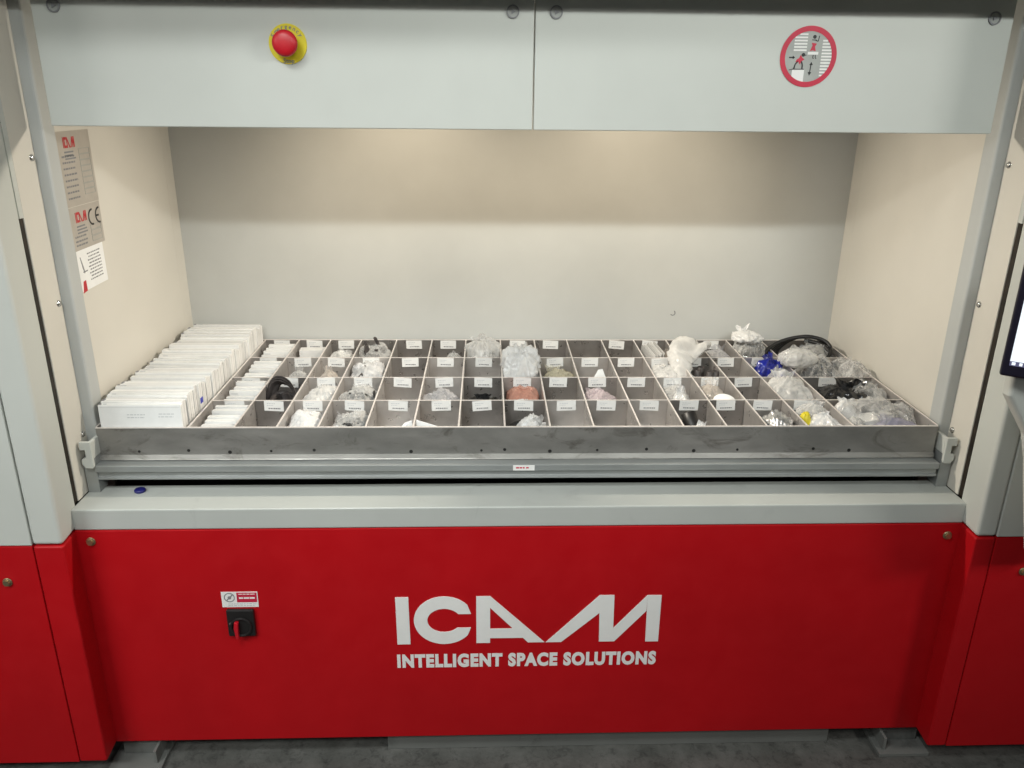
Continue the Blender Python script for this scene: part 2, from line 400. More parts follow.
a.build('white_hatching', M['decal'], sg); a = MB()
a.prism([(-.0345,-.0285),(-.0345,-.0435),(-.026,-.0495),(-.009,-.0552),(-.006,-.0555),(-.006,-.0285)], .0004, f, 0, .0009)
a.build('white_block', M['decal'], sg); a = MB()
a.rect(-.0025, .022, .0045, .0105, .0006, f, 0, .0013)
a.build('white_platform', M['decal'], sg)
a = MB()
def stroke(mbx, p, w_=.0018, mi=0, off=.0010):
    for (x0, z0), (x1, z1) in zip(p, p[1:]):
        d = Vector((x1-x0, z1-z0)); l = d.length or 1e-6; n_ = Vector((-d.y, d.x))/l*w_/2
        mbx.prism([(x0+n_.x,z0+n_.y),(x0-n_.x,z0-n_.y),(x1-n_.x,z1-n_.y),(x1+n_.x,z1+n_.y)], .0004, f, mi, off)
a.disc(.0095, .0425, .0042, .0004, f, 0, .001, 16); stroke(a, [(.004,.036),(.0155,.0355)]); stroke(a, [(.013,.035),(.0185,.033),(.0205,.045)])
stroke(a, [(.011,.004),(.0105,-.003),(.013,-.0035)]); stroke(a, [(.016,.004),(.0165,-.003),(.019,-.0035)])
stroke(a, [(-.015,.006),(-.010,.002)], .005); a.disc(-.012, .004, .0042, .0004, f, 0, .0011, 14); stroke(a, [(-.012,.004),(-.005,.003)])
stroke(a, [(-.042,-.029),(-.034,-.027),(-.007,-.027)], .0016)
stroke(a, [(-.031,-.027),(-.029,-.017),(-.023,-.010)], .003); stroke(a, [(-.012,-.027),(-.0115,-.018),(-.015,-.010)], .003)
stroke(a, [(-.045,-.002),(-.034,-.002)], .003); a.prism([(-.036,.002),(-.031,-.002),(-.036,-.006)], .0004, f, 0, .001)
stroke(a, [(.0085,-.017),(.0075,-.034)], .0024); a.prism([(.0045,-.018),(.013,-.018),(.009,-.011)], .0004, f, 0, .001); a.prism([(.003,-.033),(.007,-.041),(.0115,-.033)], .0004, f, 0, .001)
a.build('black_marks', M['black'], sg)
a = MB()
a.prism([(.004,.030),(.0065,.024),(.002,.012),(.008,.014),(.0155,.012),(.0125,.022),(.0165,.028)], .0004, f, 0, .001)
a.prism([(-.026,-.006),(-.029,-.012),(-.022,-.011),(-.018,-.017),(-.015,-.010),(-.008,-.006),(-.014,-.002),(-.018,.004),(-.021,-.003)], .0004, f, 0, .001)
a.build('red_figures', M['signred'], sg)

# plates on the left side wall (facing +x; right = +y)
def wallfr(y, z): return ((-IX, y, z), (0,1,0), (0,0,1))
def logo_small(mbx, f, x, z, w_, h, mi):
    # small red company mark: I C A M strokes
    def q(pts): mbx.prism([(x+p[0]*w_, z+p[1]*h) for p in pts], .0004, f, mi, .0008)
    q([(0,0),(.06,0),(.06,1),(0,1)]); q([(.10,0),(.30,0),(.30,.24),(.10,.24)]); q([(.10,.76),(.30,.76),(.30,1),(.10,1)]); q([(.10,.2),(.17,.2),(.17,.8),(.10,.8)])
    q([(.33,0),(.39,0),(.39,1),(.33,1)]); q([(.39,1),(.39,.75),(.52,0),(.62,0)]); q([(.62,0),(.70,0),(.80,.7),(.80,1)]); q([(.80,0),(.86,0),(.86,1),(.80,1)])
    q([(.86,0),(.92,.5),(.92,1),(.88,.6)]); q([(.94,0),(1,0),(1,1),(.92,1)])
def plate(y0, y1, z0, z1, table_rows, side_rows, lean=0.0):
    f = wallfr(y0, z0); W_, H_ = y1-y0, z1-z0
    b = MB().rect(0, W_, 0, H_, .0008, f); o = b.build('rating_plate', M['plate'], MACH)
    r = MB(); logo_small(r, f, W_*.18, H_-.040, W_*.34, .026, 0); r.build('plate_logo', M['redplastic'], o)
    pm = MB()
    for i in range(3): pm.rect(W_*.18, W_*(.18+random.uniform(.2,.32)), H_-.052-.008*i, H_-.048-.008*i, .0003, f, 0, .0008)
    for z in side_rows:
        x = W_*.08
        while x < W_*.44:
            d = random.uniform(.005, .014); pm.rect(x, min(x+d, W_*.45), z, z+.0045, .0003, f, 0, .0008); x += d+.003
    pm.build('plate_print', M['print'], o)
    tb = MB()
    for z in table_rows:
        for (a0, a1, b0, b1) in ((.60,.94,0,.0014),(.60,.94,.0125,.0139),(.60,.613,0,.0139),(.927,.94,0,.0139)):
            tb.rect(W_*a0, W_*a1, z+b0, z+b1, .0003, f, 0, .0008)
    tb.build('plate_table', M['signgrey'], o)
    return o, f, W_, H_
plate(.208, .382, 1.540, 1.722, [.022+.0145*i for i in range(8)], [.018+.0145*i for i in range(8)])
o, f, W_, H_ = plate(.207, .380, 1.4305, 1.5385, [.010, .025, .040], [.010, .020, .031])
ce = MB()
ce.ring(W_*.70, H_-.036, .0215, .0165, .0005, f, 0, .0009, 30, math.radians(80), math.radians(280))
ce.ring(W_*.93, H_-.036, .0215, .0165, .0005, f, 0, .0009, 30, math.radians(80), math.radians(280)); ce.rect(W_*.82, W_*.92, H_-.0385, H_-.0335, .0005, f, 0, .0009)
ce.build('conformity_mark', M['black'], o)
f = ((-IX, .212, 1.325), (0,.9995,.01), (0,-.01,.9995))
b = MB().rect(0, .15, 0, .105, .0006, f); ws = b.build('white_sticker', M['paper'], MACH)
pm = MB()
for i in range(9):
    x = .055+.006*(i % 2)
    while x < .125:
        d = random.uniform(.004,.014); pm.rect(x, min(x+d,.128), .020+.0085*i, .0233+.0085*i, .0003, f, 0, .0006); x += d+.003
pm.prism([(.014,.088),(.017,.088),(.026,.062),(.030,.045),(.026,.044),(.020,.060)], .0003, f, 0, .0006); pm.prism([(.02,.05),(.045,.05),(.044,.047),(.02,.047)], .0003, f, 0, .00065)
pm.build('sticker_print', M['print'], ws)
MB().prism([(.003,-.004),(.026,-.001),(.026,.027),(.012,.025)], .0004, f, 0, .0006).build('red_mark', M['redplastic'], ws)

# under the panel
MB().box(-.40, .925, .03, .5, -.02, .075).build('plinth', M['greydark'], MACH, .002)
for s, x in ((-1, -1.115), (1, 1.130)):
    b = MB(); b.box(x-.075, x+.075, -.035, .11, -.0195, -.008); b.box(x-s*.055-.004, x-s*.055+.004, -.02, .11, -.008, .035)
    b.box(x-.05, x+.06, .02, .09, -.008, .028); b.box(x-.075, x+.075, .085, .093, -.008, .05)
    b.build('foot_bracket', M['greydark'], MACH, .001)
MB().box(-1.6, 1.6, .55, .6, -.0195, ZB-.01).build('rear_skirt', M['dark'], MACH)

# ------------------------------------------------------------------ tray
TX, TY, TZ, TR = -1.140, .134, .9775, -.0048
TM = Matrix.Translation((TX, TY, TZ)) @ Matrix.Rotation(TR, 4, 'Z')
TRAY = empty('storage_tray', (TX, TY, TZ), TR)
tag(TRAY, 'long steel tray split by dividers into small labelled compartments', 'storage tray')
D = [0.0,.2414,.3618,.4741,.5841,.7103,.8374,.959,1.0831,1.2054,1.3234,1.4497,1.5676,1.6855,1.7962,1.9069,2.0343,2.2665]
TW, TD, RH = 2.2665, .8013, .8013/4
FZ = -.098
t2 = .0016
fpn = MB(); fpn.box(0, TW, -.0015, .0015, -.0865, -.001, 0); fpn.box(0, TW, -.0024, .0030, -.001, .0015, 1)
fpn.prism([(-.0016,-.0775),(-.0016,-.0905),(-.008,-.0905),(-.0065,-.0885)], TW+.004, ((-.002,0,0),(0,1,0),(0,0,1)), 0)
for i, px in enumerate((.105,.236,.345,.455,.57,.83,1.02,1.083,1.206,1.335,1.47,1.60,1.72,1.93,2.03)):
    fpn.disc(px, -.068+.003*math.sin(i*2.1), .0035+.0015*((i*7) % 3)/2, .0006, ((0,-.0015,0),(1,0,0),(0,0,1)), 2, 0, 14)
fpn.build('front_panel', [M['front'], M['edge'], M['dark'], M['galv']], TRAY)
bpn = MB(); bpn.box(0, TW, TD-.0015, TD+.0015, FZ, .001, 0); bpn.box(0, TW, TD-.002, TD+.003, .001, .003, 1); bpn = bpn.build('back_panel', [M['steelshaded'], M['edge']], TRAY)
for x in (0, TW):
    q = MB(); q.box(x-.0015, x+.0015, .0015, TD-.0015, FZ, 0, 0); q.box(x-.0022, x+.0022, .003, TD-.002, 0, .002, 1); q.build('side_panel', [M['steel'], M['edge']], TRAY)
MB().box(0, TW, 0, TD, FZ-.003, FZ).build('tray_floor', M['steel'], TRAY)
# carrier under the tray: ledge and channel front
c = MB(); c.prism([(-.040,-.0930),(.03,-.0930),(.03,-.135),(-.036,-.135),(-.036,-.129),(-.030,-.127),(-.030,-.115),(-.040,-.111)][::-1], TW+.004, ((-.002,0,0),(0,1,0),(0,0,1)))
c.box(-.002, TW+.002, .0305, TD, -.134, FZ-.0035)
c.build('carrier', M['galv'], TRAY, .0015)
lbm = MB(); ff = ((1.120-.015,-.040,-.1095),(1,0,0),(0,0,1)); lbm.rect(0,.058,0,.0155,.0008,ff)
for x0,x1 in ((.008,.016),(.0175,.024),(.026,.031),(.035,.042)): lbm.rect(x0,x1,.006,.010,.0003,ff,1,.0008)
lbm.build('tray_number', [M['decal'], M['signred']], TRAY)

def label_mesh(seed):
    rr = random.Random(seed); q = MB(); f = ((0,0,0),(1,0,0),(0,0,1))
    w_ = .056; h = .031; sk = rr.uniform(-.0012,.0012)
    q.prism([(-w_/2,-h+sk),(w_/2,-h-sk),(w_/2,-sk),(-w_/2,sk)], .0006, f)
    for z, hh, x0, x1, mi in ((-.009,.0020,-.020,.004,1),(-.0145,.0018,-.020,-.002,1),(-.025,.0036,-.016,.018,2)):
        x = x0
        while x < x1:
            d = rr.uniform(.0022,.0052); q.rect(x, min(x+d,x1), z, z+hh, .0003, f, mi, .0006); x += d+.0013
    me = q.build('compartment_label', [M['decal'], M['lightprint'], M['print']]); return me
LP = [label_mesh(s_) for s_ in range(4)]; used = [False]*4
def put_label(parent, x, y, z):
    k = random.randrange(4)
    o = LP[k] if not used[k] else LP[k].copy()
    if used[k]: COL.objects.link(o)
    used[k] = True; o.parent = parent; o.location = (x, y, z); o.rotation_euler.y = random.uniform(-.05,.05)
for i in range(1, 17):
    q = MB(); q.box(D[i]-t2, D[i]+t2, .003, TD-.0016, FZ, -.0004, 0); q.box(D[i]-.0022, D[i]+.0022, .0031, TD-.0021, -.0004, .0012, 1)
    q.build('long_divider', [M['steel'], M['edge']], TRAY)
for i in range(1, 17):
    for r in range(1, 5):
        xm = (D[i]+D[i+1])/2 + random.uniform(-.004,.004)
        if i == 16: xm = D[i]+.088
        if r < 4:
            y = r*RH
            q = MB(); q.box(D[i]+.0023, D[i+1]-.0023, y-.0012, y+.0012, FZ, -.0010, 0); q.box(D[i]+.0023, D[i+1]-.0023, y-.0018, y+.0018, -.0010, .0006, 1)
            sm_ = M['steelshaded'] if (i, r) in ((2,1),(5,3),(7,2),(9,2),(13,1),(14,2),(7,1),(2,2),(16,1),(16,2),(8,1),(12,1),(13,3)) else random.choice((M['steel'], M['steel'], M['steelmid']))  # dim cells get the shaded copy of the steel
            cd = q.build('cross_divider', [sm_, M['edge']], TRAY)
            if not (i == 16 and r in (1,3)): put_label(cd, xm, y-.0019, -.001)
        elif i not in (4, 7, 10, 13, 15, 16):
            put_label(bpn, xm, TD-.0024, .000)
for k in range(4):
    if not used[k]: bpy.data.objects.remove(LP[k])

# ------------------------------------------------------------------ things in the tray
def L(x, y, z): return TM @ Vector((x, y, z))
def place(o, x, y, z, rz=0.0):
    o.location = L(x, y, z); o.rotation_euler.z = TR + rz; return o
ORD = ['first','second','third','fourth','fifth','sixth','seventh','eighth','ninth','tenth','eleventh','twelfth','thirteenth','fourteenth','fifteenth','sixteenth','seventeenth','eighteenth','nineteenth','twentieth','twenty-first','twenty-second','twenty-third','twenty-fourth','twenty-fifth','twenty-sixth']
ROW = {1:'front row', 2:'second row', 3:'third row', 4:'back row'}
def where(i, r): return '%s, %s cell right of the cards' % (ROW[r], ORD[i-2])

# row of cartons along the left side
cartons = []
y = .004
rc = random.Random(3)
zones = [(0,.15,.2265,.067),(.15,.24,.2275,.064),(.24,.44,.229,.064),(.44,.60,.232,.067),(.60,.81,.236,.070)]
while y < TD-.03:
    th = rc.choice((.013,.016,.019,.022,.026)); 
    if y+th > TD-.008: th = TD-.008-y
    for a, b, xr, top in zones:
        if a <= y < b: break
    x0 = .010 + rc.uniform(-.003,.004) if y > .1 else .012
    cartons.append((y, th-.0012, x0, xr+rc.uniform(-.003,.002), top+rc.choice((-.012,-.008,-.004,-.002,0,.002,.004))+rc.uniform(-.002,.002))); y += th
n = len(cartons)
for k, (y, th, x0, x1, top) in enumerate(cartons):
    base = FZ+.0005; H = top-base
    lean = 0.03 + rc.uniform(-.01,.012)
    if k == 0: lean = .02; H += .003
    q = MB(); w_ = x1-x0
    q.box(-w_/2, w_/2, 0, th-.0008, 0, H-.0006, 0)
    # tuck flap seam on the top and on the side
    q.box(-w_/2+.004, w_/2-.004, th*.30, th*.34, H-.0006, H-.0001, 1)
    q.box(-w_/2+.003, w_/2-.003, -.0004, 0, H-.007, H-.0065, 1)
    q.box(w_/2, w_/2+.0004, th*.42, th*.46, .01, H-.006, 1)
    mats = [M['white'] if rc.random() < .6 else M['card2'], M['card3'], M['lightprint'], M['blue'], M['print']]
    fr_ = ((0,0,0),(1,0,0),(0,0,1))
    if k == 0:
        mats[0] = M['paper']
        for (a, b, z, m_) in ((-.035,.012,.118,2),(-.035,.010,.110,2),(.048,.088,.120,2),(.046,.086,.112,2)):
            x = a
            while x < b:
                d = rc.uniform(.004,.010); q.rect(x, min(x+d,b), H-.146+z-.0, H-.144+z, .0003, fr_, m_, 0); x += d+.002
    if rc.random() < .35: q.box(-w_/2, -w_/2+.006, th*.2, th*.8, H-.0006, H+.0006, 4)
    if rc.random() < .5: q.box(-w_/2+.01, -w_/2+.01+rc.uniform(.006,.02), th*.5, th*.75, H-.0006, H, 2)
    blue = (k == 8)
    if blue: q.box(w_/2, w_/2+.0005, th*.10, th*.92, H-.060, H-.044, 3)
    o = q.build('carton', mats); place(o, (x0+x1)/2, y+.0004, base, rc.uniform(-.022,.022) if k else 0); o.rotation_euler.x = -lean*(.5 if k == n-1 else 1)
    if k == 0: lab = 'frontmost white carton of the left row with grey printed lines'
    elif blue: lab = 'white carton with a blue mark low on its side in the left row'
    elif k == n-1: lab = 'rearmost white carton of the tall row by the left wall'
    elif k < n/2: lab = 'white carton standing %s from the front in the left row' % ORD[k]
    else: lab = 'white carton standing %s from the back in the left row' % ORD[n-1-k]
    tag(o, lab, 'carton', 'white cartons in the left row')

# small white cards in the second column
NC = {1:6, 2:6, 3:6, 4:6}
for r in range(1, 5):
    y0 = (r-1)*RH+.012
    for k in range(NC[r]):
        y = y0 + k*.027 + rc.uniform(-.002,.003); top = -.020 + k*.004 + rc.uniform(-.004,.004)
        x0 = D[1]+.012+.004*k*.6+rc.uniform(-.002,.003); x1 = D[2]-.005-rc.uniform(0,.003)
        q = MB(); H = top-FZ-.002; th = rc.uniform(.012,.020); w_ = x1-x0
        q.box(-w_/2, w_/2, 0, th, 0, H, 0); q.box(-w_/2+.003, w_/2-.003, th*.4, th*.46, H, H+.0003, 1)
        if rc.random() < .6: q.box(-w_/2+.004, -w_/2+.004+rc.uniform(.01,.03), -.0003, 0, H-.010, H-.008, 2)
        o = q.build('card_box', [M['white'] if rc.random() < .7 else M['card2'], M['card3'], M['lightprint']]); place(o, (x0+x1)/2, y, FZ+.0008, rc.uniform(-.02,.02)); o.rotation_euler.x = -.07 if k < 5 else -.04
        pos = ['frontmost','second','third','fourth','fifth','rearmost'][k]
        tag(o, '%s small white card box in the %s compartment beside the cartons' % (pos, ['front','second','third','back'][r-1]), 'card box', 'small white card boxes beside the cartons')

def bag_mesh(name, mat, rx, ry, rz, seed, amp=.35, lim=None, neck=0.0, flat=.0, parent=None, sub=5, droop=None):
    """crumpled plastic bag: voronoi creases on a rounded body, pressed flat where it meets the cell"""
    bm = bmesh.new(); bmesh.ops.create_icosphere(bm, subdivisions=sub, radius=1.0)
    off = Vector((seed*3.17, seed*1.91, seed*2.53)); rs = random.Random(seed)
    ph = rs.uniform(0, 3.14)
    st = Matrix.Rotation(rs.uniform(0,6.28), 3, Vector((rs.uniform(-1,1), rs.uniform(-1,1), rs.uniform(-1,1))).normalized())
    def st_(d, f, k):
        q = st @ d; return Vector((q.x*f*k, q.y*f, q.z*f/k))
    for v in bm.verts:
        d = v.co.normalized(); w3 = d + Vector((noise.noise(d*2+off), noise.noise(d*2+off*1.3), noise.noise(d*2-off)))*.25
        a1 = noise.voronoi(st_(w3, 1.5, .8)+off)[0]; a3 = noise.voronoi(st_(w3, 5.0, 1.7)+off)[0]
        n1 = noise.noise(d*1.3+off); th = math.atan2(d.y, d.x); eq = 1-abs(d.z)
        rg = max(0, 1-3.2*abs(noise.noise(Vector((math.cos(th)*2.2+w3.x*.5, math.sin(th)*2.2, d.z*.7))+off)))
        rg2 = max(0, 1-3.0*abs(noise.noise(st_(w3, 4.2, 2.0)+off*1.7)))
        s = .80 + .24*eq*abs(math.cos(2*th+ph))**3 + amp*(.42*a1[0] + .30*rg + .15*rg2 + .10*a3[0] + .5*n1)
        if neck and d.z > .35:
            t = (d.z-.35)/.65; s *= (1-t*.5*neck); zz = 1+neck*.55*t*t*(1+.4*noise.noise(d*6+off))
        else: zz = 1
        p = Vector((d.x*rx*s, d.y*ry*s, d.z*rz*s*zz))
        if p.z < 0: p.z = -rz*(1-(1-min(1,-p.z/rz))**1.7) if rz else 0
        if p.z < -rz*.98: p.z = -rz*.98
        if droop: p.z -= droop*(p.x*p.x/(rx*rx)+p.y*p.y/(ry*ry))*rz*.5
        if lim and p.z + lim[4] < .002:
            p.x = min(max(p.x, lim[0]), lim[1]); p.y = min(max(p.y, lim[2]), lim[3])
        v.co = p
    me = bpy.data.meshes.new(name); bm.to_mesh(me); bm.free(); me.materials.append(mat)
    me.polygons.foreach_set('use_smooth', [True]*len(me.polygons))
    o = bpy.data.objects.new(name, me); COL.objects.link(o)
    if parent: o.parent = parent
    return o
SEED = [11]
def bag(i, r, mat, top, label, cat='bag', fx=.5, fy=.5, w=.94, d=.8, amp=.4, neck=0.0, contents=None, name='plastic_bag', low=None, spill=0.0, rz=0.0, grp='bags lying in the tray compartments', droop=None):
    SEED[0] += 1
    x0, x1, y0, y1 = D[i]+.004, D[i+1]-.004, (r-1)*RH+.005, r*RH-.005
    rx, ry = (x1-x0)*w/2, (y1-y0)*d/2
    cx = x0 + (x1-x0)*fx; cy = y0 + (y1-y0)*fy
    lo = FZ+.001 if low is None else low
    if low is None and top < 0: top = top*.35+.006
    h = (top-lo)/2; cz = lo+h
    lim = (x0-cx-spill, x1-cx+spill, y0-cy-spill, y1-cy+spill, cz) if low is None else None
    o = bag_mesh(name, mat, rx, ry, h, SEED[0], amp, lim, neck, droop=droop)
    place(o, cx, cy, cz, rz)
    tag(o, label + ' in the ' + where(i, r) if label[-1] != '.' else label[:-1], cat, grp)
    rr = random.Random(SEED[0])
    if mat.name.endswith('film') or mat.name == 'white plastic':
        mouth(o, (rx*rr.uniform(-.35,.35), ry*rr.uniform(-.2,.3), h*rr.uniform(.35,.6)), rx*rr.uniform(.7,1.1), min(.045, .018+h*.5)*rr.uniform(.6,1.0), SEED[0], mat, rr.uniform(-.6,.6))
    if contents in ('wires', 'whitewires'):
        q = MB()
        for k in range(7):
            a = rr.uniform(0, 6.28); rad = rx*rr.uniform(.45,.85); pts = [(math.cos(a+t*.5)*rad*rr.uniform(.85,1.1), math.sin(a+t*.5)*min(ry*.8,rad)*rr.uniform(.85,1.1), h*rr.uniform(-.2,.80)) for t in range(9)]
            q.tube(spline(pts, 5), .0032)
        q.build('coiled_wire', M['black'] if contents == 'wires' else M['card2'], o)
    elif contents == 'parts':
        q = MB()
        for k in range(16):
            a = rr.uniform(0,6.28); rad = rr.uniform(0,.75); Mx = Matrix.Translation((math.cos(a)*rx*rad, math.sin(a)*ry*rad, h*rr.uniform(-.7,.5))) @ Matrix.Rotation(rr.uniform(0,3), 4, Vector((rr.random(),rr.random(),rr.random())).normalized())
            u = rr.uniform(.006,.015); q.box(-u, u, -u*.4, u*.4, -u*1.7, u*1.7, k % 3 // 2, Mx)
        q.build('small_parts', [M['webbing'], M['chrome']], o)
    elif contents == 'white':
        q = MB()
        for k in range(3): q.box(-rx*.6+k*.004, rx*.55, -ry*.5+k*.01, ry*.4+k*.008, -h*.8+k*h*.35, -h*.55+k*h*.35, 0, Matrix.Rotation(.2*k-.15, 4, 'Z'))
        q.build('white_contents', M['white'], o)
    return o
def mouth(o, p, w, h, seed, mat, tilt=0.0):
    """ruffled open end of a bag: a pleated sheet with a ragged rim"""
    rs = random.Random(seed); nu, nv = 40, 7; v = []; f = []
    for j in range(nv):
        t = j/(nv-1)
        for k in range(nu):
            u = k/(nu-1)-.5; wd = w*(.45+.75*t)
            pl = math.sin(u*9+seed+2*noise.noise(Vector((u*5,seed,0))))*.10*w*(.3+.7*t)
            zz = h*t*(1+.45*noise.noise(Vector((u*3, seed*1.7, 0))) if j else 1)
            v.append((p[0]+u*wd+.03*w*noise.noise(Vector((u*9,t*4,seed))), p[1]+pl+tilt*zz+.12*w*noise.noise(Vector((u*4,t*3,seed+9))), p[2]+zz))
    for j in range(nv-1):
        for k in range(nu-1): f.append((j*nu+k, j*nu+k+1, (j+1)*nu+k+1, (j+1)*nu+k))
    q = MB(); q.add(v, f, 0, True); return q.build('bag_mouth', mat, o)
def paper(i, r, pts, mat, label, cat='paper', th=.002, name='folded_paper'):
    """bent sheet given by corner points in cell fractions (fx, fy) and height"""
    x0, x1, y0, y1 = D[i]+.004, D[i+1]-.004, (r-1)*RH+.005, r*RH-.005
    P = [Vector((x0+(x1-x0)*a, y0+(y1-y0)*b, z)) for a, b, z in pts]; c = sum(P, Vector())/len(P); P = [p-c for p in P]
    n_ = (P[1]-P[0]).cross(P[2]-P[0]).normalized()*th; k = len(P)
    q = MB(); q.add(P+[p-n_ for p in P], [tuple(range(k)), tuple(range(2*k-1,k-1,-1))]+[(a,a+k,(a+1)%k+k,(a+1)%k) for a in range(k)])
    o = q.build(name, mat); place(o, c.x, c.y, c.z); tag(o, label+' in the '+where(i, r), cat, 'papers in the tray compartments'); return o

# ---- front row
bag(3,1,M['whitebag'],-.026,'crumpled white bag', amp=.45, contents='white')
bag(4,1,M['clear'],-.034,'clear bag of black wires', fx=.6, contents='wires')
bag(4,1,M['whitebag'],-.085,'small white bag', fx=.35, fy=.25, w=.6, d=.4)
paper(5,1,[(.30,.16,-.070),(1.0,.16,-.070),(.97,.24,-.001),(.80,.26,-.010)],M['paper'],'white paper corner')
paper(6,1,[(.0,.16,-.060),(.70,.14,-.070),(.66,.16,-.018),(.0,.22,.002)],M['paper'],'slanted white sheet')
bag(8,1,M['whitebag'],-.030,'white bag beside a black ring', fx=.66, fy=.35, w=.66, d=.55, amp=.5)
q = MB(); q.tube([(math.cos(a*math.pi/16)*.036, math.sin(a*math.pi/16)*.03, math.sin(a*math.pi/16+.5)*.012) for a in range(33)], .010, n=10)
o = q.build('black_ring', M['black']); place(o, D[8]+.048, .085, -.048); tag(o, 'black rubber ring leaning in the '+where(8,1), 'ring')
q = MB(); q.lathe([(.019,0),(.021,.001),(.021,.085),(.0185,.086),(.0185,.02)], ((0,0,0),(1,0,0),(0,1,0)), n=24); o = q.build('black_tube', M['black']); place(o, D[12]+.058, .062, -.098); o.rotation_euler.x = -.5; o.rotation_euler.y = -.3; o.location.z += .026
tag(o, 'short black tube leaning in the '+where(12,1), 'tube')
bag(12,1,M['whitebag'],-.054,'white bag below a black tube', fx=.55, fy=.2, w=.5, d=.35)
bag(14,1,M['foil'],-.032,'crumpled silver foil pouch', fx=.55, fy=.42, w=.8, d=.6, amp=.6, name='foil_pouch', cat='pouch')
bag(15,1,M['whitebag'],-.012,'puffy white bag', fx=.68, fy=.40, w=.66, d=.6, amp=.35, contents='white')
bag(15,1,M['yellow'],-.004,'bright yellow pouch', fx=.25, fy=.52, w=.34, d=.22, amp=.25, name='yellow_pouch', cat='pouch')
bag(15,1,M['milky'],-.006,'milky bag behind a yellow pouch', fx=.6, fy=.80, w=.8, d=.34)
bag(16,1,M['purplebag'],-.018,'flat violet bag', fx=.62, fy=.24, w=.64, d=.40, amp=.3)
bag(16,1,M['clear'],.030,'large clear bag bulging up', fx=.42, fy=.55, w=.74, d=.72, amp=.45, contents='white', spill=.0)
bag(16,1,M['clear'],-.022,'clear bag of dark parts', fx=.13, fy=.30, w=.26, d=.5, contents='parts')
bag(16,1,M['whitebag'],.020,'rounded white pack', fx=.17, fy=.80, w=.36, d=.34, amp=.15, name='white_pack', cat='pack')
# ---- second row
def strap(pts, w_, th, name, mat, label, cat, loc, ridge=True):
    q = MB(); q.tube(spline(pts, 10), .01, n=12, flat=(w_/2, th/2))
    o = q.build(name, mat); place(o, *loc); tag(o, label, cat); return o
o = empty('webbing_strap', L(D[2]+.056, RH+.10, FZ), TR); tag(o, 'looped dark brown webbing strap in the '+where(2,2), 'strap')
q = MB()
for k in range(3):
    q.tube(spline([(-.040+.003*k,.02,.004),(-.042,.03,.06),(-.020,.034,.112-.004*k),(.018,.02,.108-.005*k),(.046,-.02,.078-.004*k),(.047,-.05,.03)], 10), .01, n=10, flat=(.017,.0024))
q.build('raised_loop', M['webbing'], o)
q = MB()
for k in range(5):
    q.tube([(math.cos(a*math.pi/16)*(.040-.0035*k)+.004, math.sin(a*math.pi/16)*(.060-.004*k)-.02, .050+.006*math.sin(a*.7+k)) for a in range(33)], .01, n=8, flat=(.0022,.026))
q.build('coil', M['webbing'], o)
q = MB(); q.tube(spline([(-.042,-.08,.045),(-.030,-.078,.068),(-.022,-.06,.075),(-.020,-.03,.070)], 8), .01, n=10, flat=(.016,.0025)); q.build('strap_end', M['webbing'], o)
bag(2,3,M['clear'],-.050,'low clear bag', fx=.6, fy=.4, w=.7, d=.5)
bag(3,2,M['milky'],-.012,'milky bag of white pieces', fx=.58, contents='white', amp=.5)
bag(4,2,M['clear'],-.010,'clear bag of black wires', fx=.5, contents='wires', amp=.40)
bag(6,2,M['greybag'],-.032,'crumpled grey bag', fy=.4, d=.7, amp=.5)
bag(7,2,M['blackfilm'],-.068,'low black bag', fy=.35, d=.5)
bag(8,2,M['salmon'],-.022,'salmon coloured bag', fy=.62, d=.66, amp=.3)
bag(8,2,M['whitebag'],-.052,'white bag before a salmon bag', fy=.16, d=.28, w=.9)
bag(10,2,M['pinkbag'],-.036,'pale pink bag', fx=.42, fy=.45, d=.7, w=.8)
bag(12,2,M['clear'],-.014,'clear bag of tubing', fx=.38, w=.75, contents='wires', amp=.45)
bag(12,2,M['whitebag'],-.030,'white bag over tubing', fx=.42, fy=.35, w=.45, d=.4)
bag(13,2,M['tanbag'],-.008,'tan paper lined bag', fx=.4, fy=.6, w=.8, d=.7, amp=.3)
q = MB(); q.lathe([(.034,0),(.036,.002),(.036,.016),(.033,.019),(.010,.020)], ((0,0,0),(1,0,0),(0,1,0)), n=36); o = q.build('white_disc', M['paper']); place(o, D[13]+.062, RH+.042, -.036); o.rotation_euler.x = .45
tag(o, 'round white disc in the '+where(13,2), 'disc')
bag(15,2,M['milky'],.018,'overflowing milky bag', fx=.5, fy=.62, w=1.15, d=.75, amp=.5, spill=.0, droop=.2)
bag(16,2,M['blackfilm'],.012,'glossy black bag', fx=.44, fy=.50, w=.74, d=.66, amp=.30)
bag(16,2,M['clear'],.016,'bulging clear bag', fx=.70, fy=.55, w=.50, d=.72, amp=.4, contents='wires')
bag(16,2,M['milky'],-.010,'milky bag at tray side', fx=.86, fy=.5, w=.28, d=.6)
